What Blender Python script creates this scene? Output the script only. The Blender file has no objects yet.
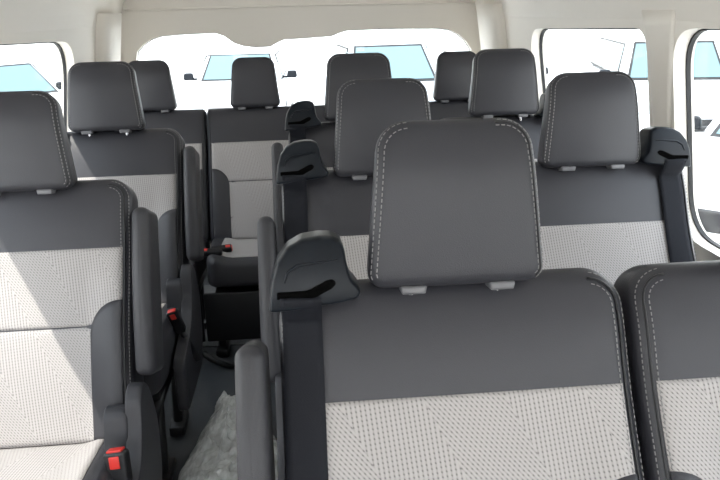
import bpy, bmesh, math, random
from mathutils import Vector, Matrix
from mathutils.geometry import tessellate_polygon
random.seed(7)
S = bpy.context.scene
COL = S.collection
PI = math.pi

# ------------------------------------------------------------ camera
YAW, PIT, ROL, FPX, EYE = .079, .318, -.0245, 700.0, 1.35
cy, sy = math.cos(YAW), math.sin(YAW)
FW = Vector((sy*math.cos(PIT), cy*math.cos(PIT), -math.sin(PIT)))
r0 = Vector((cy, -sy, 0)); u0 = r0.cross(FW)
RT = r0*math.cos(ROL) + u0*math.sin(ROL)
UP = -r0*math.sin(ROL) + u0*math.cos(ROL)
cam = bpy.data.cameras.new('camera'); co = bpy.data.objects.new('camera', cam); COL.objects.link(co)
cam.sensor_width = 36; cam.lens = FPX/720*36; cam.clip_start = .05; cam.clip_end = 500
M = Matrix((RT, UP, -FW)).transposed().to_4x4(); M.translation = (0, 0, EYE)
co.matrix_world = M
S.camera = co

# ------------------------------------------------------------ world, sun, exposure
w = bpy.data.worlds.new('hazy_sky'); S.world = w; w.use_nodes = True
nt = w.node_tree; bg = nt.nodes['Background']
tc = nt.nodes.new('ShaderNodeTexCoord'); sp = nt.nodes.new('ShaderNodeSeparateXYZ'); cr = nt.nodes.new('ShaderNodeValToRGB')
nt.links.new(tc.outputs['Generated'], sp.inputs[0]); nt.links.new(sp.outputs['Z'], cr.inputs[0]); nt.links.new(cr.outputs[0], bg.inputs[0])
cr.color_ramp.elements[0].position = 0.0; cr.color_ramp.elements[0].color = (1, 1, .98, 1)
cr.color_ramp.elements[1].position = .7; cr.color_ramp.elements[1].color = (.78, .88, 1, 1)
bg.inputs[1].default_value = 3.4
sun = bpy.data.lights.new('sun', 'SUN'); sun.energy = 3.9; sun.angle = .009; sun.color = (1, .95, .87)
so = bpy.data.objects.new('sun', sun); COL.objects.link(so)
SUN_FROM = Vector((-.455, -.28, .80))
so.rotation_euler = SUN_FROM.to_track_quat('Z', 'Y').to_euler()
V = S.view_settings
V.view_transform = 'Standard'; V.look = 'None'; V.gamma = 1; V.use_curve_mapping = False; V.exposure = 0.62

# ------------------------------------------------------------ materials
def mat(name, col, rough=.5, metal=0, bump=None, trans=0, alpha=1, spec=.5, noise=None):
    m = bpy.data.materials.new(name); m.use_nodes = True
    n = m.node_tree.nodes; l = m.node_tree.links; b = n['Principled BSDF']
    b.inputs['Base Color'].default_value = (*col, 1); b.inputs['Roughness'].default_value = rough
    b.inputs['Metallic'].default_value = metal; b.inputs['Specular IOR Level'].default_value = spec
    b.inputs['Transmission Weight'].default_value = trans; b.inputs['Alpha'].default_value = alpha
    t = n.new('ShaderNodeTexCoord')
    if noise:
        no = n.new('ShaderNodeTexNoise'); no.inputs['Scale'].default_value = noise[0]; no.inputs['Detail'].default_value = 4
        mx = n.new('ShaderNodeMixRGB'); mx.inputs[1].default_value = (*col, 1); mx.inputs[2].default_value = (*[c*noise[1] for c in col], 1)
        l.new(t.outputs['Object'], no.inputs['Vector']); l.new(no.outputs['Fac'], mx.inputs[0]); l.new(mx.outputs[0], b.inputs['Base Color'])
    if bump:
        no = n.new('ShaderNodeTexNoise' if bump[2] == 'n' else 'ShaderNodeTexVoronoi'); no.inputs['Scale'].default_value = bump[0]
        bp = n.new('ShaderNodeBump'); bp.inputs['Strength'].default_value = bump[1]; bp.inputs['Distance'].default_value = .001
        l.new(t.outputs['Object'], no.inputs['Vector']); l.new(no.outputs[0], bp.inputs['Height']); l.new(bp.outputs[0], b.inputs['Normal'])
    return m

LEATHER = mat('grey_leather', (.033, .033, .040), .42, bump=(700, .2, 'v'), spec=.45)
LEATHER2 = mat('grey_leather_side', (.034, .034, .040), .5, bump=(700, .25, 'v'))
PLASTIC = mat('dark_plastic', (.007, .0095, .014), .34, bump=(900, .12, 'v'), spec=.22)
BLACK = mat('black_plastic', (.008, .008, .010), .45)
WEB = mat('belt_webbing', (.013, .014, .0185), .7, spec=.15)
VOID = mat('slot_shadow', (.003, .003, .003), 1, spec=0)
STITCH = mat('grey_thread', (.22, .215, .215), .7)
CHROME = mat('grey_grommet', (.14, .14, .15), .3)
STEEL = mat('steel_post', (.6, .6, .62), .25, 1)
RED = mat('red_button', (.75, .04, .03), .4)
METAL = mat('black_metal', (.012, .012, .014), .4)
TRIM = mat('cream_trim', (.84, .79, .72), .55, bump=(500, .12, 'v'))
TRIM2 = mat('grey_cream_trim', (.82, .775, .71), .55, bump=(500, .12, 'v'))
ROOF = mat('headliner', (.80, .77, .72), .9, bump=(400, .2, 'n'))
FLOORM = mat('vinyl_floor', (.055, .062, .072), .55, noise=(30, .8), bump=(200, .2, 'n'))
CARPET = mat('grey_felt', (.22, .22, .225), .95, noise=(60, .6), bump=(300, .5, 'n'))
RUBBER = mat('black_rubber', (.01, .01, .011), .6)
CARDB = mat('tan_cardboard', (.36, .27, .18), .85, noise=(25, .8))
GROUND = mat('pale_concrete', (.68, .67, .64), .85, noise=(.8, .85))
CARW = mat('white_car_paint', (.80, .82, .83), .25)
CARS = mat('silver_car_paint', (.60, .66, .70), .25, .2)
CARB = mat('blue_car_paint', (.30, .46, .66), .25)
CARGLASS = mat('car_window_glass', (.13, .20, .22), .10, spec=.25)
LAMPM = mat('headlamp_glass', (.55, .6, .62), .15)

# belt webbing weave
n = WEB.node_tree.nodes; l = WEB.node_tree.links; b = n['Principled BSDF']
t = n.new('ShaderNodeTexCoord'); wv = n.new('ShaderNodeTexWave'); wv.bands_direction = 'Z'; wv.inputs['Scale'].default_value = 90; wv.inputs['Distortion'].default_value = 0
mp = n.new('ShaderNodeTexChecker'); mp.inputs['Scale'].default_value = 450
bp = n.new('ShaderNodeBump'); bp.inputs['Strength'].default_value = .4; bp.inputs['Distance'].default_value = .001
l.new(t.outputs['Object'], mp.inputs['Vector']); l.new(mp.outputs['Fac'], bp.inputs['Height']); l.new(bp.outputs[0], b.inputs['Normal'])

def fabric_material():
    m = bpy.data.materials.new('woven_beige_fabric'); m.use_nodes = True
    n = m.node_tree.nodes; l = m.node_tree.links; b = n['Principled BSDF']; b.inputs['Roughness'].default_value = .85
    b.inputs['Specular IOR Level'].default_value = .2
    t = n.new('ShaderNodeTexCoord'); s = n.new('ShaderNodeSeparateXYZ'); l.new(t.outputs['Object'], s.inputs[0])
    def mth(op, a, b_=None, c=None):
        q = n.new('ShaderNodeMath'); q.operation = op
        for i, v in enumerate((a, b_, c)):
            if v is None: continue
            if isinstance(v, (int, float)): q.inputs[i].default_value = v
            else: l.new(v, q.inputs[i])
        return q.outputs[0]
    x = s.outputs['X']
    zz = mth('SUBTRACT', s.outputs['Z'], s.outputs['Y'])          # runs on over the cushion too
    zz = mth('MULTIPLY', mth('ADD', s.outputs['Z'], mth('MULTIPLY', s.outputs['Y'], .4)), 1.0)
    zz = mth('SUBTRACT', zz, mth('MULTIPLY', mth('MINIMUM', s.outputs['Y'], 0.0), 1.4))
    # large slanting blocks of fine rows with pin dots
    px = mth('PINGPONG', mth('ADD', mth('ADD', x, 1.03), mth('MULTIPLY', zz, .45)), .115)
    a = mth('ADD', mth('MULTIPLY', zz, .45), mth('MULTIPLY', px, 1.25))
    rows = mth('MULTIPLY', a, 1/.0082)
    line = mth('POWER', mth('ABSOLUTE', mth('COSINE', mth('MULTIPLY', rows, PI))), 4.0)
    c2 = mth('MULTIPLY', mth('SUBTRACT', mth('MULTIPLY', zz, 1.0), mth('MULTIPLY', px, .5)), 1/.0085)
    row2 = mth('FLOOR', mth('ADD', rows, .5))
    dots = mth('POWER', mth('ABSOLUTE', mth('COSINE', mth('MULTIPLY', mth('ADD', c2, mth('MULTIPLY', row2, .5)), PI))), 5.0)
    dd = mth('MULTIPLY', mth('POWER', line, 2.0), dots)
    f = mth('MINIMUM', mth('ADD', mth('MULTIPLY', line, .22), mth('MULTIPLY', dd, .68)), 1.0)
    mx = n.new('ShaderNodeMixRGB'); l.new(f, mx.inputs[0]); mx.inputs[1].default_value = (.43, .408, .40, 1); mx.inputs[2].default_value = (.08, .075, .08, 1)
    l.new(mx.outputs[0], b.inputs['Base Color'])
    bp = n.new('ShaderNodeBump'); bp.invert = True; bp.inputs['Strength'].default_value = .5; bp.inputs['Distance'].default_value = .0012
    l.new(f, bp.inputs['Height']); l.new(bp.outputs[0], b.inputs['Normal'])
    return m
FABRIC = fabric_material()

def thin_glass(name, tint, gloss):
    m = bpy.data.materials.new(name); m.use_nodes = True
    n = m.node_tree.nodes; l = m.node_tree.links; n.clear()
    o = n.new('ShaderNodeOutputMaterial'); a = n.new('ShaderNodeBsdfTransparent'); g = n.new('ShaderNodeBsdfGlossy'); x = n.new('ShaderNodeMixShader')
    a.inputs[0].default_value = (*tint, 1); g.inputs['Roughness'].default_value = .02; x.inputs[0].default_value = gloss
    l.new(a.outputs[0], x.inputs[1]); l.new(g.outputs[0], x.inputs[2]); l.new(x.outputs[0], o.inputs[0])
    return m
GLASS = thin_glass('window_glass', (.965, .97, .965), .03)
def bag_material():
    m = bpy.data.materials.new('clear_plastic_film'); m.use_nodes = True
    n = m.node_tree.nodes; l = m.node_tree.links; n.clear()
    o = n.new('ShaderNodeOutputMaterial'); a = n.new('ShaderNodeBsdfTransparent'); d = n.new('ShaderNodeBsdfPrincipled'); x = n.new('ShaderNodeMixShader')
    d.inputs['Base Color'].default_value = (.92, .95, .96, 1); d.inputs['Roughness'].default_value = .25
    a.inputs[0].default_value = (.9, .93, .93, 1)
    t = n.new('ShaderNodeTexCoord'); no = n.new('ShaderNodeTexNoise'); no.inputs['Scale'].default_value = 28; no.inputs['Detail'].default_value = 5
    mr = n.new('ShaderNodeMapRange'); mr.inputs[1].default_value = .35; mr.inputs[2].default_value = .7; mr.inputs[3].default_value = .60; mr.inputs[4].default_value = .96
    l.new(t.outputs['Object'], no.inputs['Vector']); l.new(no.outputs['Fac'], mr.inputs[0]); l.new(mr.outputs[0], x.inputs[0])
    l.new(a.outputs[0], x.inputs[1]); l.new(d.outputs[0], x.inputs[2]); l.new(x.outputs[0], o.inputs[0])
    return m
BAGM = bag_material()

# ------------------------------------------------------------ helpers
def tag(o, label=None, cat=None, group=None, kind=None):
    for k, v in (('label', label), ('category', cat), ('group', group), ('kind', kind)):
        if v: o[k] = v
    return o
def empty(name, loc, rz=0):
    o = bpy.data.objects.new(name, None); COL.objects.link(o); o.location = loc; o.rotation_euler = (0, 0, rz); o.empty_display_size = .1
    return o
def link(name, me, parent=None):
    o = bpy.data.objects.new(name, me); COL.objects.link(o)
    if parent: o.parent = parent
    return o
def finish(bm, m, smooth=True, name='mesh'):
    bmesh.ops.recalc_face_normals(bm, faces=bm.faces)
    me = bpy.data.meshes.new(name); bm.to_mesh(me); bm.free()
    me.materials.append(m)
    if smooth: me.polygons.foreach_set('use_smooth', [True]*len(me.polygons))
    return me
def obj(name, bm, m, parent=None, smooth=True):
    return link(name, finish(bm, m, smooth, name), parent)
def struct(name, bm, m, smooth=False):
    return tag(obj(name, bm, m, None, smooth), kind='structure')

def rr(wb, wt, h, rt, rb, ins=0, arc=8, side=10):
    """rounded trapezoid outline, centred in x, from v=0 to h, constant point count"""
    pts = []
    def hw(v): return (wb + (wt-wb)*v/h)/2
    rt_, rb_ = max(rt-ins, .0015), max(rb-ins, .0015)
    def edge(a, b, n):
        for i in range(1, n): pts.append((a[0]+(b[0]-a[0])*i/n, a[1]+(b[1]-a[1])*i/n))
    def corner(cx, cz, r, a0):
        for i in range(arc+1):
            a = a0 + PI/2*i/arc
            pts.append((cx+r*math.cos(a), cz+r*math.sin(a)))
    tr = (hw(h)-ins-rt_, h-ins-rt_); br = (hw(0)-ins-rb_, ins+rb_)
    corner(br[0], br[1], rb_, -PI/2)
    edge((br[0]+rb_, br[1]), (tr[0]+rt_, tr[1]), side)
    corner(tr[0], tr[1], rt_, 0)
    edge((tr[0], tr[1]+rt_), (-tr[0], tr[1]+rt_), side)
    corner(-tr[0], tr[1], rt_, PI/2)
    edge((-tr[0]-rt_, tr[1]), (-br[0]-rb_, br[1]), side)
    corner(-br[0], br[1], rb_, PI)
    edge((-br[0], br[1]-rb_), (br[0], br[1]-rb_), side)
    return pts
def loft(outline, thick, re_f, re_b, warp=None, centre=None, caps=(.2, .45, .7, .9), ne=5):
    """pillow: outline(inset) rings, front face at y=0, back at y=thick"""
    bm = bmesh.new(); rings = []
    prof = []
    for k in range(ne+1):
        a = PI/2*k/ne; prof.append((re_b*(1-math.sin(a)), thick-re_b*(1-math.cos(a))))
    for k in range(ne+1):
        a = PI/2*k/ne; prof.append((re_f*(1-math.cos(a)), re_f*(1-math.sin(a))))
    # first ring: inset re_b at y=thick  ->  last: inset re_f at y=0
    def P(x, z, y):
        return warp(x, y, z) if warp else (x, y, z)
    c = centre
    allr = []
    ib, yb = prof[0]; ob = outline(ib)
    if c is None:
        c = (sum(p[0] for p in ob)/len(ob), sum(p[1] for p in ob)/len(ob))
    for s in reversed(caps): allr.append([(c[0]+(p[0]-c[0])*(1-s), c[1]+(p[1]-c[1])*(1-s), yb) for p in ob])
    for ins, y in prof: allr.append([(p[0], p[1], y) for p in outline(ins)])
    of = outline(prof[-1][0]); yf = prof[-1][1]
    for s in caps: allr.append([(c[0]+(p[0]-c[0])*(1-s), c[1]+(p[1]-c[1])*(1-s), yf) for p in of])
    vr = [[bm.verts.new(P(*p)) for p in r] for r in allr]
    n = len(vr[0])
    for a, b in zip(vr, vr[1:]):
        for i in range(n): bm.faces.new((a[i], a[(i+1) % n], b[(i+1) % n], b[i]))
    for r, y in ((vr[0], yb), (vr[-1], yf)):
        cv = bm.verts.new(P(c[0], c[1], y))
        for i in range(n): bm.faces.new((r[i], r[(i+1) % n], cv))
    return bm
def xf(bm, m):
    bmesh.ops.transform(bm, matrix=m, verts=bm.verts); return bm
def box(bm, x0, x1, y0, y1, z0, z1, bev=0, m=None):
    vs = bmesh.ops.create_cube(bm, size=1)['verts']
    for v in vs:
        v.co = Vector((x0+(v.co.x+.5)*(x1-x0), y0+(v.co.y+.5)*(y1-y0), z0+(v.co.z+.5)*(z1-z0)))
    if bev:
        es = list({e for v in vs for e in v.link_edges})
        r = bmesh.ops.bevel(bm, geom=es, offset=bev, segments=3, affect='EDGES', profile=.5)
        vs = list({v for f in r['faces'] for v in f.verts} | {v for v in vs if v.is_valid})
    if m is not None:
        for v in vs: v.co = m @ v.co
    return bm
def tube(bm, pts, r, n=8, rfun=None):
    pts = [Vector(p) for p in pts]; rings = []
    for i, p in enumerate(pts):
        d = (pts[min(i+1, len(pts)-1)] - pts[max(i-1, 0)]).normalized()
        a = d.orthogonal().normalized() if i == 0 else (prev - d*prev.dot(d)).normalized()
        prev = a; b_ = d.cross(a); q = rfun(i/(len(pts)-1)) if rfun else r
        rings.append([bm.verts.new(p + (a*math.cos(2*PI*k/n) + b_*math.sin(2*PI*k/n))*q) for k in range(n)])
    for a, b_ in zip(rings, rings[1:]):
        for k in range(n): bm.faces.new((a[k], a[(k+1) % n], b_[(k+1) % n], b_[k]))
    bm.faces.new(rings[0]); bm.faces.new(list(reversed(rings[-1])))
    return bm
def stitches(bm, pts, normals, step=.0085, ln=.0052, r=.0009):
    pts = [Vector(p) for p in pts]
    d = [0]
    for a, b_ in zip(pts, pts[1:]): d.append(d[-1]+(b_-a).length)
    def at(s):
        for i in range(len(pts)-1):
            if d[i+1] >= s:
                t = (s-d[i])/max(d[i+1]-d[i], 1e-9); return pts[i].lerp(pts[i+1], t), normals[i]
        return pts[-1], normals[-1]
    s = 0
    while s+ln < d[-1]:
        a, na = at(s); b_, nb = at(s+ln)
        dr = (b_-a)
        if dr.length > 1e-5:
            nn = Vector(na).normalized(); sd = dr.normalized().cross(nn)*r
            up = nn*r*1.2
            v = [bm.verts.new(q) for q in (a-sd, a+sd, a+up, b_-sd, b_+sd, b_+up)]
            for f in ((0, 1, 4, 3), (1, 2, 5, 4), (2, 0, 3, 5), (0, 2, 1), (3, 4, 5)): bm.faces.new([v[i] for i in f])
        s += step
    return bm
def grid(fn, nu, nv, skirt=None):
    """fn(u,v)->point; skirt = vector added for the tucked-in border"""
    bm = bmesh.new()
    g = [[bm.verts.new(fn(i/nu, j/nv)) for j in range(nv+1)] for i in range(nu+1)]
    for i in range(nu):
        for j in range(nv): bm.faces.new((g[i][j], g[i+1][j], g[i+1][j+1], g[i][j+1]))
    if skirt is not None:
        sk = Vector(skirt)
        bd = [g[i][0] for i in range(nu+1)] + [g[nu][j] for j in range(1, nv+1)] + [g[i][nv] for i in range(nu-1, -1, -1)] + [g[0][j] for j in range(nv-1, 0, -1)]
        lo = [bm.verts.new(v.co + sk) for v in bd]; n = len(bd)
        for i in range(n): bm.faces.new((bd[i], bd[(i+1) % n], lo[(i+1) % n], lo[i]))
        L = dict(zip([v for v in bd], lo))
        q = [[L.get(g[i][j]) or bm.verts.new(g[i][j].co + sk) for j in range(nv+1)] for i in range(nu+1)]
        for i in range(nu):
            for j in range(nv): bm.faces.new((q[i][j], q[i][j+1], q[i+1][j+1], q[i+1][j]))
    return bm
def poly_prism(outer, holes, fn, depth_vec):
    """flat polygon with holes, mapped by fn(a,b)->Vector, extruded by depth_vec"""
    loops = [outer] + holes
    flat = [p for lp in loops for p in lp]
    tris = tessellate_polygon([[Vector((p[0], p[1], 0)) for p in lp] for lp in loops])
    bm = bmesh.new(); dv = Vector(depth_vec)
    A = [bm.verts.new(fn(*p)) for p in flat]; B = [bm.verts.new(fn(*p)+dv) for p in flat]
    for t3 in tris:
        try:
            bm.faces.new([A[i] for i in t3]); bm.faces.new([B[i] for i in reversed(t3)])
        except ValueError: pass
    k = 0
    for lp in loops:
        n = len(lp)
        for i in range(n): bm.faces.new((A[k+i], A[k+(i+1) % n], B[k+(i+1) % n], B[k+i]))
        k += n
    return bm
def round_poly(pts, r, n=6):
    """round the corners of a polygon; r a number or one per corner"""
    out = []; N = len(pts)
    for i, p in enumerate(pts):
        p = Vector(p[:2]); a = Vector(pts[i-1][:2]); b_ = Vector(pts[(i+1) % N][:2]); q = r[i] if isinstance(r, (list, tuple)) else r
        q = min(q, (a-p).length*.49, (b_-p).length*.49)
        s = p+(a-p).normalized()*q; e = p+(b_-p).normalized()*q
        for k in range(n+1):
            t_ = k/n; out.append(tuple(s*(1-t_)**2 + p*2*t_*(1-t_) + e*t_*t_))
    return out

# ------------------------------------------------------------ the van's body
XL_, XR_ = -.98, 1.04            # side walls at sill height
ZS, ZT = .71, 1.305             # window band
Y0, Y1 = -1.75, 3.86
def wx(side, z):                 # inner face of the side wall at height z
    lean = .09
    return (XL_ + lean*max(0, z-ZS)/(ZT-ZS)) if side < 0 else (XR_ - lean*max(0, z-ZS)/(ZT-ZS))
bm = bmesh.new(); box(bm, -1.1, 1.16, Y0, Y1+.1, -.06, 0); struct('floor', bm, FLOORM)
bm = bmesh.new(); box(bm, -1.0, 1.06, Y0, Y1+.05, 1.66, 1.70); struct('ceiling', bm, ROOF)
bm = bmesh.new(); box(bm, -60, 60, -40, 120, -1.0, -.82); struct('ground', bm, GROUND)

def rwin(ya, yb, za, zb, r): return round_poly([(ya, za), (yb, za), (yb, zb), (ya, zb)], r, 8)
WINS = {-1: [(-1.5, .35), (.52, 1.56), (1.80, 3.04)], 1: [(-1.5, .35), (.52, 1.79), (1.93, 2.95)]}
wn = 0
for side, nm in ((-1, 'left'), (1, 'right')):
    holes = []
    for ya, yb in WINS[side]:
        r = [.05, .12, (.17 if side < 0 else .11), .07] if yb > 1.7 else .08
        zt = lambda y_: min(1.296, 1.262+(2.8-y_)*.025)
        holes.append(round_poly([(ya, .735), (yb, .735), (yb, zt(yb)), (ya, zt(ya))], r, 8))
    f = lambda a, b_, s=side: Vector((wx(s, b_), a, b_))
    outer = [(Y0, ZS), (Y1, ZS), (Y1, ZT+.012), (Y0, ZT+.012)]
    bm = poly_prism(outer, holes, f, (side*.055, 0, 0))
    # lower wall and cove above the windows in the same shell
    prof_lo = [(XL_ if side < 0 else XR_, ZS), ((XL_-.012) if side < 0 else XR_+.012, .5), ((XL_-.012) if side < 0 else XR_+.012, 0)]
    xt = wx(side, ZT)
    prof_hi = [(xt-side*.0, ZT), (xt-side*.006, ZT+.02), (xt-side*.014, ZT+.05), (xt-side*.03, ZT+.10), (xt-side*.07, ZT+.19), (xt-side*.14, ZT+.27), (xt-side*.24, ZT+.34), (xt-side*.42, ZT+.39)]
    for prof in (prof_lo, prof_hi):
        va = [bm.verts.new((x, Y0, z)) for x, z in prof]; vb = [bm.verts.new((x, Y1, z)) for x, z in prof]
        vc = [bm.verts.new((x+side*.07, Y0, z+(.03 if prof is prof_hi else 0))) for x, z in prof]; vd = [bm.verts.new((x+side*.07, Y1, z+(.03 if prof is prof_hi else 0))) for x, z in prof]
        for i in range(len(prof)-1):
            bm.faces.new((va[i], va[i+1], vb[i+1], vb[i])); bm.faces.new((vc[i], vd[i], vd[i+1], vc[i+1]))
    struct('wall_'+nm, bm, TRIM)
    for (ya, yb), hole in zip(WINS[side], holes):
        wn += 1
        g = lambda a, b_, s=side: Vector((wx(s, b_)+s*.045, a, b_))
        cyy, cz = (ya+yb)/2, 1.005
        big = [(cyy+(p[0]-cyy)*(1+.012/((yb-ya)/2)), cz+(p[1]-cz)*1.04) for p in hole]
        pane = poly_prism(big, [], g, (side*.004, 0, 0)); struct('window_%d' % wn, pane, GLASS)
        wo = bpy.context.scene.objects['window_%d' % wn]
        small = [(cyy+(p[0]-cyy)*(1-.004/((yb-ya)/2)), cz+(p[1]-cz)*(1-.004/.25)) for p in hole]
        h = lambda a, b_, s=side: Vector((wx(s, b_)+s*.034, a, b_))
        obj('window_seal', poly_prism(hole, [small], h, (side*.012, 0, 0)), RUBBER, wo, False)

bm = bmesh.new(); box(bm, -1.05, 1.11, Y0-.05, Y0, -.06, .78); struct('wall_light_block', bm, TRIM)  # unseen dash-height wall, added to cut front light on the near rows
# rounded headliner panel over the side windows, ending in a curved corner before the rear pillar
def cove_panel(side, yend, name):
    xt = wx(side, ZT)
    def fn(u, v):
        y = -.6 + (yend+.6)*u
        # bottom edge drops round the end
        z = ZT+.125 + v*.22
        k = (z-ZT)/.30
        x = xt - side*(.035 + .15*k**1.6 + .012)
        if u > .93: x += side*.02*((u-.93)/.07)**2
        return Vector((x, y, z))
    return struct(name, grid(fn, 60, 10, skirt=(side*.03, 0, .0)), TRIM2, True)
cove_panel(-1, 3.10, 'trim_1'); cove_panel(1, 2.95, 'trim_2')

# pillars standing proud of the side walls
def pillar(side, ya, yb, z0, z1, d, name, m=TRIM, flare=.02):
    bm = bmesh.new()
    def P(y, z, o): return Vector((wx(side, z)-side*o, y, z))
    N = 14; rows = []
    for k in range(N+1):
        z = z0+(z1-z0)*k/N; e = flare*(k/N)**3
        a, b_ = ya-e, yb+e
        rows.append([bm.verts.new(P(*q)) for q in ((a, z, -.02), (a, z, d*.5), (a+.012, z, d), (b_-.012, z, d), (b_, z, d*.5), (b_, z, -.02))])
    for p, q in zip(rows, rows[1:]):
        for i in range(5): bm.faces.new((p[i], p[i+1], q[i+1], q[i]))
    bm.faces.new(rows[0]); bm.faces.new(rows[-1])
    return struct(name, bm, m, True)
pillar(1, 1.815, 1.895, .72, 1.33, .008, 'trim_3', TRIM, .05)
pillar(-1, 1.62, 1.74, .72, 1.33, .008, 'trim_4', TRIM, .04)
pillar(-1, 3.34, 3.62, .3, 1.36, .05, 'trim_5', TRIM2, 0)
pillar(1, 3.30, 3.62, .3, 1.36, .05, 'trim_6', TRIM2, 0)

# tailgate: inner trim with a window cut out, centre dip for the brake lamp
def at_y(px, py, Y):
    d = FW + RT*(px-360)/FPX + UP*(240-py)/FPX
    t_ = Y/d.y
    return (d.x*t_, EYE+d.z*t_)
YT = 3.80
hole_px = [(136, 62), (137, 52), (142, 46), (150, 40), (160, 36.5), (180, 34.5), (200, 33.5), (215, 33), (224, 36), (234, 43), (243, 46), (256, 47.5), (270, 46.5), (278, 42), (284, 39.5), (300, 38.5), (320, 37), (332, 36), (339, 33), (347, 30.5), (380, 29), (410, 28.5), (438, 28.5), (450, 30), (459, 34.5), (466, 41), (471, 49), (474, 58)]
hole = [at_y(px, py, YT) for px, py in hole_px] + [(.95, .86), (.90, .74), (-.80, .74), (-.86, .86)]
outer = [(-.93, .02), (.99, .02), (.99, .7), (1.0, 1.2), (.97, 1.42), (.80, 1.60), (-.74, 1.60), (-.91, 1.42), (-.94, 1.2), (-.93, .7)]
fT = lambda a, b_: Vector((a, YT, b_))
bm = poly_prism(outer, [hole], fT, (0, .05, 0))
tg = struct('door_1', bm, TRIM2)
# raised moulding across the tailgate and the upper rear header
bm = bmesh.new(); tube(bm, [(x, YT-.004, 1.372+.004*math.cos(x*2)) for x in [-.86+.05*i for i in range(37)]], .006); obj('moulding', bm, TRIM2, tg)
bm = poly_prism(hole, [[(sum(h_[0] for h_ in hole)/len(hole)+(p[0]-sum(h_[0] for h_ in hole)/len(hole))*.998, 1.0+(p[1]-1.0)*.988) for p in hole]], lambda a, b_: Vector((a, YT+.035, b_)), (0, .012, 0)); obj('window_seal', bm, RUBBER, tg, False)
bm = bmesh.new(); box(bm, -.95, 1.02, YT+.055, YT+.059, .70, 1.30); struct('window_%d' % (wn+1), bm, GLASS)
# shell behind (around the tailgate) so no daylight leaks
bm = poly_prism([(-1.12, -.06), (1.18, -.06), (1.18, 1.7), (-1.12, 1.7)], [[(-.9, .1), (.97, .1), (.97, 1.3), (.9, 1.56), (-.85, 1.56), (-.9, 1.3)]], lambda a, b_: Vector((a, YT+.065, b_)), (0, .05, 0))
struct('wall_back', bm, TRIM)
# small lamp under the tailgate header
# belt anchors near the rear corners
def anchor(loc, label, side):
    t = empty('belt_anchor', loc); tag(t, label, 'belt anchor', 'upper belt anchors by the tailgate')
    bm = loft(lambda i: rr(.035, .028, .06, .013, .013, i), .018, .005, .003, lambda x, y, z: (x, y, z-.03)); obj('cover', bm, TRIM, t)
    bm = bmesh.new(); tube(bm, [(0, -.002, .004), (0, -.022, .0), (0, -.03, -.014)], .006); obj('hook', bm, CHROME, t)
ax, az = at_y(108, 17, 3.62); anchor((ax+.0, 3.66, az), 'small pale belt anchor on the left rear pillar beside the tailgate', -1)
ax, az = at_y(493, 10, 3.62); anchor((ax+.0, 3.66, az), 'small pale belt anchor on the right rear pillar beside the tailgate', 1)

# ------------------------------------------------------------ seats
A = math.radians(22.5); H = .62; PIV = .42
def back_matrix(a=A, piv=PIV, y=0): return Matrix.Translation((0, y, piv)) @ Matrix.Rotation(-a, 4, 'X')
MB = back_matrix()
def sstep(a, b_, x):
    t_ = min(1, max(0, (x-a)/(b_-a))); return t_*t_*(3-2*t_)
def front(x, w_, W):
    """front surface offset of a backrest: side bolsters low down, lumbar, head end rolls back"""
    hw = W/2
    b_ = -.022*sstep(hw-.11, hw-.035, abs(x))*(1-sstep(.25, .5, w_))
    lum = -.010*math.exp(-((w_-.18)/.14)**2)
    top = .020*max(0, (w_-.50)/.12)**2
    return b_ + lum + top + .006*(x/hw)**2
OUT = {}
CACHE = {}
def cached(key, fn, m, smooth=True):
    if key not in CACHE: CACHE[key] = finish(fn(), m, smooth, key[0])
    return CACHE[key]

def make_backrest(W):
    Wt = W-.004
    out = lambda i: rr(W, Wt, H, .055 if W > .47 else .018, .02, i, 10, 14)
    def wp(x, y, z):
        f = front(x, z, W)*(1 - y/.11)
        return (x, y+f, z)
    return xf(loft(out, .11, .026, .03, wp, ne=6, caps=(.08, .2, .35, .5, .65, .8, .92)), MB)
def panel_mesh(W, xa, xb, wfun0, wfun1, nu=26, nv=24, lift=.0030):
    def fn(u, v):
        x = xa+(xb-xa)*u; w0, w1 = wfun0(x), wfun1(x); w_ = w0+(w1-w0)*v
        e = min(u, 1-u)*abs(xb-xa); e2 = min(v, 1-v)*abs(w1-w0); ed = min(e, e2)
        y = front(x, w_, W) - lift + .0028*math.exp(-ed/.0035)
        return MB @ Vector((x, y, w_))
    return grid(fn, nu, nv, skirt=MB.to_3x3() @ Vector((0, .004, 0)))
def seam_path(W, side, w0, ins, top=True):
    """points along the front edge seam of the backrest from the bottom up and over the top corner"""
    pts, nrm = [], []
    yb = .026*(1-math.sqrt(max(0, 1-(1-ins/.026)**2))) if ins < .026 else 0
    path = []
    hw = W/2-ins
    rc = max((.055 if W > .47 else .018)-ins, .004)
    n = 30
    for k in range(n+1): path.append((side*hw, w0+(H-(.055 if W > .47 else .018)-w0)*k/n))
    for k in range(1, 11):
        a_ = PI/2*k/10; path.append((side*(hw-rc+rc*math.cos(a_)), H-ins-rc+rc*math.sin(a_)))
    if top:
        for k in range(1, 10): path.append((side*(hw-rc)*(1-k/9), H-ins))
    nn = MB.to_3x3() @ Vector((side*.5, -.85, 0))
    for x, w_ in path:
        pts.append(MB @ Vector((x, front(x, w_, W)+yb-.0012, w_))); nrm.append(nn)
    return pts, nrm
def make_back_stitch(W, sd, ins):
    bm = bmesh.new(); p, nn = seam_path(W, sd, .02, ins, False); return stitches(bm, p, nn)
def make_back_seam(W, sd):
    bm = bmesh.new(); p, nn = seam_path(W, sd, .02, .0165, False); return tube(bm, p, .0019, 6)

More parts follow.
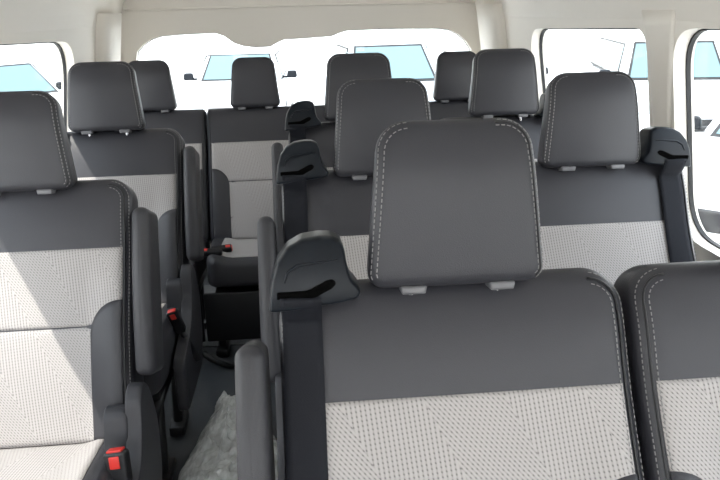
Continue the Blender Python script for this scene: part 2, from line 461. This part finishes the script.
HH = .230
def make_headrest(wb, wt, h, th=.088):
    out = lambda i: rr(wb, wt, h, .045, .022, i, 10, 14)
    def wp(x, y, z):
        k = z/h
        y2 = y + .018*max(0, (k-.62)/.38)**2*(1-y/th*.3) + .010*(x/(wb/2))**2*(1-y/th) - .004*math.sin(PI*min(1, max(0, k)))*(1-y/th)
        y2 -= .32*y*k
        return (x*(1-.04*(y/th)), y2, z - .012*(y/th)*(k > .5)*((k-.5)*2))
    return loft(out, th, .018, .026, wp, ne=6, caps=(.1, .25, .45, .65, .85))
def head_seam(wb, wt, h, ins, closed_top=True):
    pts, nrm = [], []
    out = rr(wb, wt, h, .045, .022, ins, 10, 14)
    th = .088
    y0 = .018*(1-math.sqrt(max(0, 1-(1-ins/.018)**2))) if ins < .018 else 0
    def P(x, z):
        k = z/h
        y = y0 + .018*max(0, (k-.62)/.38)**2 + .010*(x/(wb/2))**2 - .004*math.sin(PI*k)
        return (x, y-.0012, z)
    # outline order: starts bottom-right corner, up the right, over the top, down the left
    arc, side = 10, 14
    end = (arc+1)*3 + (side-1)*3
    k0 = (arc+1) + (side-1)
    right = out[3:k0+arc+2]; left = out[k0+arc+1+side-1:end+6]
    if closed_top == 1: sel = right
    elif closed_top == -1: sel = left
    else: sel = out[3:end+6]
    return [P(*p) for p in sel]
def make_head_stitch(wb, wt, h, sd, ins):
    bm = bmesh.new(); p = head_seam(wb, wt, h, ins, sd); nn = []
    for q in p: nn.append(Vector((q[0]/(wb/2), -1.2, (q[2]-h/2)/(h/2)*.6)))
    return stitches(bm, p, nn, .0080, .0050, .0009)
def make_head_seam(wb, wt, h):
    bm = bmesh.new(); tube(bm, head_seam(wb, wt, h, .0085), .0013, 6); return bm

def head_matrix(raise_=0, tilt=9, dy=0, z0=.985, y0=.205):
    return Matrix.Translation((0, y0+dy, z0+raise_)) @ Matrix.Rotation(-math.radians(tilt), 4, 'X')

def make_guide(s):
    """belt guide hood over one shoulder; s=-1 for the seat's left as seen from the front"""
    o = [(-.256, .962), (-.254, .985), (-.250, 1.010), (-.242, 1.034), (-.228, 1.053), (-.208, 1.064), (-.185, 1.067), (-.166, 1.066), (-.154, 1.060), (-.149, 1.045), (-.147, 1.025), (-.142, 1.006), (-.133, .994), (-.129, .985), (-.133, .977), (-.15, .974), (-.19, .970), (-.225, .965)]
    o = round_poly(o, .004, 3)
    if s > 0: o = [(-x, z) for x, z in reversed(o)]
    cx, cz = s*.195, 1.012
    def out(i):
        r_ = []
        n_ = len(o)
        for k in range(n_):
            a = Vector(o[k-2]); b_ = Vector(o[(k+2) % n_]); d = (b_-a).normalized(); nn = Vector((-d.y, d.x))
            p = Vector(o[k]); c = Vector((cx, cz))
            if nn.dot(c-p) < 0: nn = -nn
            q = p+(c-p)*i*6.0
            r_.append((q.x, q.y))
        return r_
    def wp(x, y, z):
        k = (z-.965)/.1
        return (x, .196+y+.030*max(0, k)**2*(1-y/.12)+.006*((x-cx)/.06)**2*(1-y/.12), z-.10*y-.006*max(0, k))
    return loft(out, .085, .015, .022, wp, centre=(cx, cz), ne=8, caps=(.1, .2, .3, .45, .6, .75, .9))
def guide_y(x, z, s):
    k = (z-.965)/.1
    return .196+.030*max(0, k)**2+.006*((x-s*.195)/.06)**2
def make_slot(s):
    pts = [(-.243, .981), (-.196, .983), (-.168, .997), (-.163, 1.003), (-.168, 1.008), (-.176, 1.007), (-.202, .995), (-.243, .993)]
    pts = round_poly(pts, .003, 3)
    if s > 0: pts = [(-x, z) for x, z in reversed(pts)]
    return poly_prism(pts, [], lambda a, b_: Vector((a, guide_y(a, b_, s)-.0022+.004*sstep(.990, .978, b_), b_)), (0, .008, 0))
def make_ridge(s):
    bm = bmesh.new()
    pts = [(-.232, 1.008), (-.228, 1.022), (-.214, 1.031), (-.19, 1.034), (-.16, 1.036)]
    P = []
    for a, b_ in zip(pts, pts[1:]):
        for k in range(5): P.append((a[0]+(b_[0]-a[0])*k/5, a[1]+(b_[1]-a[1])*k/5))
    P.append(pts[-1])
    P = [Vector(((-s)*x*1.0, guide_y(-s*x, z, s)-.0003, z-.006*(z-.965)/.1)) for x, z in P]
    tube(bm, P, .0024, 8, rfun=lambda t_: .0024*math.sin(PI*(.12+.76*t_))); return bm
def make_belt(s, W, b0=-.19):
    """webbing from the slot down the front of the backrest"""
    x0, x1 = (s*.245, s*.190) if s < 0 else (.226, .171)
    def fn(u, v):
        x = x0+(x1-x0)*u
        if v < .12:
            t_ = v/.12; z = .986-t_*.026; y = guide_y(x, z, s)-.004
            q = MB @ Vector((x, front(x, .565, W)-.008, .565)); q0 = Vector((x, y, z))
            return q0.lerp(q, t_*t_)
        w_ = .565-(v-.12)/.88*.55
        xx = x + s*(.565-w_)*.012
        return MB @ Vector((xx, front(xx, w_, W)-.008, w_))
    return grid(fn, 6, 40, skirt=MB.to_3x3() @ Vector((0, .0018, 0)))
def make_arm(s):
    out = lambda i: rr(.046, .040, .385, .019, .018, i, 8, 10)
    def wp(x, y, z):
        k = z/.39
        return (x, y - .035*math.sin(PI*min(1, k*.9))*(1-y/.11)*.4 + .03*(k-.5)**2*(1-y/.11), z)
    bm = loft(out, .12, .018, .018, wp)
    return xf(bm, MB @ Matrix.Translation(((s*.283 if s > 0 else s*.289), -.045, .155)))
def make_armpivot(s):
    bm = bmesh.new(); tube(bm, [(s*.246, .045, .0), (s*.268, .045, 0)], .022, 16)
    return xf(bm, MB @ Matrix.Translation((0, -.02, .21)))
CM = Matrix(((1, 0, 0, 0), (0, 0, 1, 0), (0, -1, 0, 0), (0, 0, 0, 1)))   # (x, y_thick, v) -> (x, v, -y)
def make_cushion(W, D=.47, T=.13, ztop=.425, tilt=4, yb=.045):
    out = lambda i: rr(W, W-.03, D, .05, .03, i, 8, 12)
    def wp(x, y, v):
        b_ = -.020*sstep(W/2-.12, W/2-.04, abs(x))*(1-y/T)
        return (x, y+b_+.012*((v-D*.5)/(D*.5))**2*(1-y/T), v)
    bm = loft(out, T, .026, .02, wp)
    m = Matrix.Translation((0, yb, ztop)) @ Matrix.Rotation(math.radians(-tilt), 4, 'X') @ Matrix(((1, 0, 0, 0), (0, 0, -1, 0), (0, -1, 0, 0), (0, 0, 0, 1)))
    return xf(bm, m)
def make_cush_panel(W, D=.47, ztop=.425, tilt=4, yb=.045):
    m = Matrix.Translation((0, yb, ztop)) @ Matrix.Rotation(math.radians(-tilt), 4, 'X') @ Matrix(((1, 0, 0, 0), (0, 0, -1, 0), (0, -1, 0, 0), (0, 0, 0, 1)))
    hw = W/2-.062
    def fn(u, v):
        x = -hw+2*hw*u; d = .03+(D-.09)*v
        e = min(min(u, 1-u)*2*hw, min(v, 1-v)*(D-.09))
        b_ = -.020*sstep(W/2-.12, W/2-.04, abs(x))
        y = b_+.012*((d-D*.5)/(D*.5))**2 - .004 + .0035*math.exp(-e/.004)
        return m @ Vector((x, y, d))
    return grid(fn, 20, 20, skirt=(0, 0, -.006))
def make_side_cover(s):
    o = [(-.30, .20), (.02, .20), (.085, .30), (.10, .42), (.075, .50), (.045, .555), (.0, .575), (-.035, .555), (-.055, .49), (-.085, .44), (-.16, .40), (-.30, .37)]
    o = round_poly(o, .03, 5); c = (sum(p[0] for p in o)/len(o), sum(p[1] for p in o)/len(o))
    def out(i):
        return [(p[0]+(c[0]-p[0])*i*4, p[1]+(c[1]-p[1])*i*4) for p in o]
    bm = loft(out, .034, .012, .006)
    m = Matrix(((0, -1, 0, s*.282), (1, 0, 0, 0), (0, 0, 1, 0), (0, 0, 0, 1))) if s > 0 else Matrix(((0, 1, 0, s*.282), (1, 0, 0, 0), (0, 0, 1, 0), (0, 0, 0, 1)))
    return xf(bm, m)
def make_hinge(s):
    o = [(-.13, .28), (.04, .28), (.07, .40), (.055, .50), (.02, .545), (-.02, .54), (-.04, .47), (-.07, .42), (-.13, .38)]
    o = round_poly(o, .02, 4); c = (sum(p[0] for p in o)/len(o), sum(p[1] for p in o)/len(o))
    bm = loft(lambda i: [(p[0]+(c[0]-p[0])*i*5, p[1]+(c[1]-p[1])*i*5) for p in o], .05, .014, .004)
    return xf(bm, Matrix(((0, -s, 0, s*.252), (1, 0, 0, -.03), (0, 0, 1, -.01), (0, 0, 0, 1))))
def make_leg(x, y, zb=0):
    bm = bmesh.new(); tube(bm, [(x, y, .26), (x*1.0, y-.02, .14), (x, y-.04, zb+.02)], .016, 10)
    box(bm, x-.024, x+.024, y-.09, y+.03, zb, zb+.032, .004); return bm
def make_frame(W):
    bm = bmesh.new(); f_ = -.33 if W < .47 else -.40
    for x in (-W/2+.05, W/2-.05): tube(bm, [(x, f_, .272), (x, .03, .272)], .017, 10)
    for y in (f_+.02, .0): tube(bm, [(-W/2+.05, y, .272), (W/2-.05, y, .272)], .015, 10)
    box(bm, -W/2+.04, W/2-.04, -.36, .0, .262, .30, .006)
    return bm
def buckle(parent, loc, rot, stalk=True):
    m = Matrix.Translation(loc) @ rot
    def body():
        bm = loft(lambda i: rr(.030, .036, .085, .006, .01, i, 4, 4), .022, .005, .005)
        return xf(bm, Matrix.Translation((0, -.011, 0)))
    def btn():
        bm = bmesh.new(); box(bm, -.008, .008, -.0125, -.009, .060, .079, .001); box(bm, -.012, .012, -.008, .008, .083, .0875, .001); return bm
    def strap():
        bm = bmesh.new(); tube(bm, [(0, 0, .02), (0, .0, -.05), (0, .01, -.13)], .011, 8); return bm
    o = link('belt_buckle', cached(('buckle',), body, BLACK), parent); o.matrix_local = m; 
    b2 = link('release_button', cached(('button',), btn, RED), o); b2['label'] = 'red release button'
    if stalk: link('buckle_stalk', cached(('stalk',), strap, BLACK), o)
    return o

def make_seat(kind, loc, label, group, guide=None, arm=None, hr_raise=0, hr_dx=0, hr_dy=0, W=.506, hw=(.250, .219), hh=HH, cover=None, name='passenger_seat', buckles=(), hr_tilt=9, arm_dz=0, low=False, detail=True):
    t = empty(name, loc); tag(t, label, 'seat', group)
    k = W
    back = link('backrest', cached(('backrest', k), lambda: make_backrest(W), LEATHER), t)
    hwid = W/2-.0215
    link('fabric_panel', cached(('fabric_panel', k, 0), lambda: panel_mesh(W, -hwid, hwid, lambda x: .273, lambda x: .452, 40, 24), FABRIC), back)['label'] = 'pale woven fabric panel'
    link('fabric_panel', cached(('fabric_panel', k, 1), lambda: panel_mesh(W, -hwid, hwid, lambda x: .01, lambda x: .270, 40, 24), FABRIC), back)['label'] = 'pale woven fabric panel'
    for s in (-1, 1):
        def patch(s=s):
            def top(x):
                q = min(1, max(0, (hwid-abs(x))/.0745)); return .250+.080*math.sqrt(max(0, 1-q**2.2))
            xa, xb = (hwid-.074, hwid+.001) if s > 0 else (-hwid-.001, -hwid+.074)
            return panel_mesh(W, xa, xb, lambda x: .012, top, 16, 20, .0062)
        link('bolster_patch', cached(('bolster_patch', k, s), patch, LEATHER2), back)
    if detail:
        for sd in (-1, 1):
            for ins in (.0245, .0075): link('stitching', cached(('stitching', k, sd, ins), lambda: make_back_stitch(W, sd, ins), STITCH, False), back)
    for sd in (-1, 1): link('seam', cached(('seam', k, sd), lambda: make_back_seam(W, sd), BLACK), back)
    # headrest
    mh = head_matrix(hr_raise, hr_tilt, hr_dy)
    hd = link('headrest', cached(('headrest', hw, hh), lambda: make_headrest(hw[0], hw[1], hh), LEATHER), t)
    hd.matrix_local = mh @ Matrix.Translation((hr_dx, 0, 0))
    if detail:
        for sd in (-1, 1):
            for ins in (.0045, .0120): link('stitching', cached(('hstitch', hw, hh, sd, ins), lambda: make_head_stitch(hw[0], hw[1], hh, sd, ins), STITCH, False), hd)
    link('seam', cached(('hseam', hw, hh), lambda: make_head_seam(hw[0], hw[1], hh), BLACK), hd)
    for s in (-1, 1):
        def post(s=s):
            bm = bmesh.new(); tube(bm, [(s*.062, .036, .02), (s*.062, .045, -.045)], .005, 10); return bm
        def grom(s=s):
            bm = loft(lambda i: rr(.034, .036, .012, .003, .003, i, 4, 4), .034, .004, .004); return xf(bm, Matrix.Translation((s*.062, .006, -.0085)))
        link('headrest_post', cached(('post', s), post, STEEL), hd)
        link('post_sleeve', cached(('sleeve', s), grom, CHROME), hd)
    if guide:
        g = link('belt_guide', cached(('guide', guide), lambda: make_guide(guide), PLASTIC), t); g.location.x = -.006 if guide < 0 else -.010
        link('belt_slot', cached(('slot', guide), lambda: make_slot(guide), VOID, False), g)
        link('ridge', cached(('ridge', guide), lambda: make_ridge(guide), PLASTIC), g)
        link('seat_belt', cached(('belt', guide, k), lambda: make_belt(guide, W), WEB), t)
    if arm:
        a_ = link('armrest', cached(('arm', arm), lambda: make_arm(arm), LEATHER2), t); a_.location = (0, arm_dz*.4, arm_dz)
        link('arm_pivot', cached(('pivot', arm), lambda: make_armpivot(arm), PLASTIC), a_)
    cu = link('seat_cushion', cached(('cushion', k, low), lambda: make_cushion(W-.012, D=.40 if low else .47, T=.115 if low else .13, ztop=.43), LEATHER2), t)
    link('fabric_panel', cached(('cpanel', k, low), lambda: make_cush_panel(W-.012, D=.40 if low else .47, ztop=.43), FABRIC), cu)['label'] = 'pale woven fabric panel'
    link('seat_frame', cached(('frame', k), lambda: make_frame(W), METAL), t)
    for x in (-W/2+.06, W/2-.06):
        for y in (-.30, -.02): link('leg', cached(('leg', x, y, low), lambda x=x, y=y: make_leg(x, y, .050 if low else 0), METAL), t)
    if low:
        bm_ = lambda: box(bmesh.new(), -W/2+.004, W/2-.004, -.372, -.355, .115, .325, .005)
        link('underseat_dark_panel', cached(('underseat_dark_panel',), bm_, BLACK), t)  # black sheet added to stand for the darkness beneath the rear cushions
    if cover:
        link('side_cover', cached(('cover', cover), lambda: make_side_cover(cover), LEATHER2), t)
        link('hinge_cover', cached(('hinge', cover), lambda: make_hinge(cover), LEATHER2), t)
    for bl in buckles: buckle(t, *bl)
    return t

RX = lambda a: Matrix.Rotation(math.radians(a), 4, 'X')
RZ = lambda a: Matrix.Rotation(math.radians(a), 4, 'Z')
RY = lambda a: Matrix.Rotation(math.radians(a), 4, 'Y')
XM, XR, XL = .199, .708, -.662
YA, YB, YC = .672, 1.415, 2.19
GP, GL = 'paired passenger seats right of the aisle', 'single passenger seats left of the aisle'
make_seat('m', (XM+.006, YA, 0), 'nearest grey and cream seat in full view, large stitched headrest, belt down its left side', GP, guide=-1, arm=-1, cover=-1)
make_seat('r', (XR+.010, YA, 0), 'nearest right-hand seat, only its left edge showing at the right border of the picture', GP, guide=1, hr_dx=.03)
make_seat('m', (XM-.005, YB, 0), 'seat directly behind the nearest large headrest, belt guide showing left of its headrest', GP, guide=-1, arm=-1, cover=-1, hr_raise=-.012, arm_dz=-.032)
make_seat('r', (XR-.002, YB, 0), 'second-row seat by the right windows, belt running from the guide at its right shoulder', GP, guide=1, hr_raise=-.012)
make_seat('m', (XM+.004, YC, 0), 'third-row seat just left of centre, headrest seen against the rear window', GP, guide=-1, arm=-1, cover=-1, hr_raise=.004)
make_seat('r', (XR+.003, YC, 0), 'third-row seat right of centre, headrest in front of the right rear pillar', GP, guide=1, hr_raise=.004)
make_seat('l', (XL, YB, 0), 'single seat at the left border with sunlit cream lower back and red buckle button', GL, guide=-1, arm=1, cover=1, hr_dx=.001, hr_raise=-.014, buckles=[((.256, -.160, .382), RZ(-8) @ RX(-14) @ RY(-8) @ Matrix.Scale(1.35, 4))])
make_seat('l', (XL, YC, 0), 'single seat behind the left border seat, its tall armrest beside the aisle', GL, guide=-1, arm=1, cover=1, hr_dx=.008, buckles=[((.262, -.175, .415), RX(15) @ RY(-14))])
# rear bench of four
YD = 3.01
GR = 'rear row seats under the tailgate window'
rear = [(-.665, 'rear row seat at far left, headrest partly hidden by the left seat in front', None, ((.205, -.05, .39), RX(35) @ RY(-60) @ RX(30))),
        (-.197, 'rear row seat facing the aisle, headrest standing alone in the rear window', 1, None),
        (.271, 'rear row seat almost hidden behind the third-row seat just left of centre', None, None),
        (.739, 'rear row seat at far right, headrest left of the third-row headrest', None, None)]
for x, lab, gd, bk in rear:
    t = make_seat('d', (x, YD, -.043), lab, GR, guide=None, W=.4675, hw=(.228, .194), hh=.225, low=True, hr_raise=-.003, hr_tilt=6, hr_dy=.02, hr_dx=-.008, detail=False, name='rear_seat')
    if x == -.197:
        
        buckle(t, (-.150, -.285, .468), RX(-75) @ RY(-82), False); buckle(t, (-.200, -.245, .468), RX(-75) @ RY(84), False)

# ------------------------------------------------------------ things on the floor
def crumple():
    random.seed(3)
    from mathutils import noise
    N, K = 90, 150
    def fn(u, v):
        # long bag lying along the aisle; v from far tip to near end
        y = 2.22 - v*.82
        xl = -.335-.088*sstep(0, .5, v); xr = -.325+.215*sstep(0, .35, v)
        x = xl+(xr-xl)*u
        p = Vector((x*9, y*6, 1.3)); n1 = noise.noise(p); n2 = noise.noise(p*2.3+Vector((5, 0, 0))); n3 = 1-abs(noise.noise(p*4.1))*2; n4 = 1-abs(noise.noise(p*8.7))*2
        ridge = math.sin(PI*u)**.45
        z = .010 + ridge*(.055+.05*(1-v)*sstep(0, .12, v)) + (.030*n1+.018*n2+.014*n3+.007*n4)*ridge
        x += .014*n2+.008*n3; y += .03*n1
        return Vector((x, y, max(z, .007)))
    g = grid(fn, N, K); return g
bg_ = obj('plastic_bag', crumple(), BAGM); tag(bg_, 'crumpled translucent plastic bag lying on the aisle floor', 'plastic bag')
bm = bmesh.new(); box(bm, -.36, -.03, 1.35, 2.02, .001, .005)
tag(obj('cardboard_sheet', bm, CARDB), 'flat tan cardboard sheet on the floor under the plastic bag', 'cardboard')
# felt and cable under the rear row
bm = bmesh.new(); box(bm, -.88, .95, 2.74, 3.45, .001, .006, .001)
tag(obj('felt_mat', bm, CARPET, None, False), 'grey felt mat on the floor beneath the rear row', 'mat')
bm = bmesh.new()
P = [(-.44, 2.78, .07), (-.40, 2.74, .05), (-.33, 2.70, .035), (-.27, 2.72, .045), (-.22, 2.70, .075), (-.15, 2.72, .06), (-.08, 2.75, .045), (.02, 2.74, .04)]
def smooth_path(P, n=8):
    P = [Vector(p) for p in P]; out = []
    for i in range(len(P)-1):
        p0, p1, p2, p3 = P[max(i-1, 0)], P[i], P[i+1], P[min(i+2, len(P)-1)]
        for k in range(n):
            t_ = k/n; out.append(.5*((2*p1)+(-p0+p2)*t_+(2*p0-5*p1+4*p2-p3)*t_*t_+(-p0+3*p1-3*p2+p3)*t_**3))
    out.append(P[-1]); return out
P = [(x, y-.17, z*.5) for x, y, z in P]
tube(bm, smooth_path(P), .013, 8); tube(bm, smooth_path([(p[0]+.03, p[1]-.02, .022+.4*p[2]) for p in P]), .009, 8)
tag(obj('cable_bundle', bm, RUBBER), 'black cables lying loose on the floor in front of the rear row', 'cable')

# ------------------------------------------------------------ parked cars outside
def lerp(a, b_, t_): return a+(b_-a)*t_
def make_car(loc, rz, paint, label, group='cars parked around the van', L=4.5, Wc=1.8, hb=.92, ht=1.5, c0=.30, c1=.86, t0=.44, t1=.78):
    t = empty('parked_car', loc, rz); tag(t, label, 'car', group)
    # nose towards -Y; side profile lofted across the width
    y = lambda q: -L/2+L*q
    prof = [(0, .35), (.0, .55), (.012, hb-.22), (.05, hb-.14), (c0, hb+.02), (c1, hb+.04), (.96, hb), (.995, hb-.12), (1, .5), (.99, .33), (.90, .24), (.1, .24)]
    prof = round_poly([(y(a), z) for a, z in prof], .07, 4)
    c = (0, .6)
    bm = loft(lambda i: [(p[0]+(c[0]-p[0])*i*.22, p[1]+(c[1]-p[1])*i*.55) for p in prof], Wc, .22, .22, centre=c)
    xf(bm, Matrix(((0, 1, 0, -Wc/2), (1, 0, 0, 0), (0, 0, 1, 0), (0, 0, 0, 1))))
    b0, b1, tt0, tt1 = y(c0), y(c1), y(t0), y(t1); wb, wt = Wc/2-.06, Wc/2-.24
    base = [(-wb, b0, hb-.02), (wb, b0, hb-.02), (wb, b1, hb), (-wb, b1, hb)]
    top = [(-wt, tt0, ht), (wt, tt0, ht), (wt, tt1, ht), (-wt, tt1, ht)]
    vb = [bm.verts.new(p) for p in base]; vt = [bm.verts.new(p) for p in top]
    fs = [bm.faces.new(vb), bm.faces.new(vt)] + [bm.faces.new((vb[i], vb[(i+1) % 4], vt[(i+1) % 4], vt[i])) for i in range(4)]
    bmesh.ops.bevel(bm, geom=list({e for v in vb+vt for e in v.link_edges}), offset=.07, segments=4, affect='EDGES')
    body = obj('body', bm, paint, t)
    C0 = Vector((0, (b0+b1)/2, (hb+ht)/2))
    def pane(name, i, u0, u1, v0, v1):
        a, b_ = Vector(base[i]), Vector(base[(i+1) % 4]); d, e = Vector(top[i]), Vector(top[(i+1) % 4])
        nn = (b_-a).cross(d-a).normalized()
        if nn.dot(a-C0) < 0: nn = -nn
        def fn(u, v):
            uu, vv = u0+(u1-u0)*u, v0+(v1-v0)*v
            return lerp(lerp(a, b_, uu), lerp(d, e, uu), vv) + nn*.012
        gl = obj(name, grid(fn, 4, 4, skirt=-nn*.02), CARGLASS, body, False)
        def fr(u, v):
            uu, vv = u0-.025+(u1-u0+.05)*u, v0-.05+(v1-v0+.10)*v
            return lerp(lerp(a, b_, uu), lerp(d, e, uu), vv) + nn*.006
        obj(name.replace('window', 'window_frame').replace('windshield', 'windshield_frame'), grid(fr, 4, 4, skirt=-nn*.02), RUBBER, body, False)
    pane('windshield', 0, .09, .91, .12, .90); pane('rear_window', 2, .1, .9, .25, .88)
    for i in (1, 3):
        pane('side_window', i, .08 if i == 1 else .50, .48 if i == 1 else .92, .16, .86)
        pane('side_window', i, .52 if i == 1 else .08, .90 if i == 1 else .48, .16, .86)
    for s in (-1, 1):
        for q in (.18, .80):
            bm = bmesh.new(); tube(bm, [(s*(Wc/2-.2), y(q), .32), (s*(Wc/2+.005), y(q), .32)], .32, 24); wh = obj('wheel', bm, RUBBER, t, False)
            bm = bmesh.new(); tube(bm, [(s*(Wc/2-.01), y(q), .32), (s*(Wc/2+.012), y(q), .32)], .20, 16); obj('hub_cap', bm, STEEL, wh, False)
        bm = loft(lambda i: rr(.20, .18, .14, .04, .04, i, 5, 4), .09, .03, .03); xf(bm, Matrix.Translation((s*(Wc/2+.10), b0+.30, hb+.02)))
        box(bm, min(s*(Wc/2-.08), s*(Wc/2+.03)), max(s*(Wc/2-.08), s*(Wc/2+.03)), b0+.32, b0+.37, hb+.02, hb+.06); obj('side_mirror', bm, PLASTIC, t)
        bm = loft(lambda i: rr(.34, .30, .15, .05, .05, i, 5, 4), .12, .04, .02); xf(bm, Matrix.Translation((s*(Wc/2-.30), y(.004)-.01, hb-.36))); obj('headlamp', bm, LAMPM, t)
    bm = bmesh.new(); box(bm, -.42, .42, y(0)-.015, y(0)+.05, .42, .60, .02); obj('grille', bm, BLACK, t)
    return t
GZ = -.82
make_car((-1.12, 14.6, GZ), math.radians(-2), CARW, 'white car seen head-on through the left half of the rear window', ht=1.42, L=4.3)
make_car((1.50, 12.5, GZ), math.radians(4), CARS, 'silver car with blue-green windshield seen through the right half of the rear window', ht=1.62, hb=1.0)
make_car((-5.2, 12.6, GZ), math.radians(52), CARW, 'white hatchback with sloping roof in the middle of the left rear side window', ht=1.45, L=4.0)
make_car((-5.6, 8.8, GZ), math.radians(40), CARS, 'silver car at the far left edge, just above the left border headrest', ht=1.36)
make_car((6.0, 11.6, GZ), math.radians(-14), CARW, 'tall white car with blue-green windshield seen through the right rear side window', ht=1.62, hb=1.02, c0=.22, t0=.32, c1=.96, t1=.92)
make_car((3.55, 13.6, GZ), math.radians(-4), CARW, 'white car partly seen at the left edge of the right rear side window', ht=1.40)
make_car((5.0, 6.4, GZ), math.radians(-48), CARW, 'white car close by, filling the right edge of the picture in the front side window', ht=1.40)
make_car((9.8, 9.6, GZ), math.radians(-70), CARB, 'pale blue car parked beyond the white car at the right edge', ht=1.5)
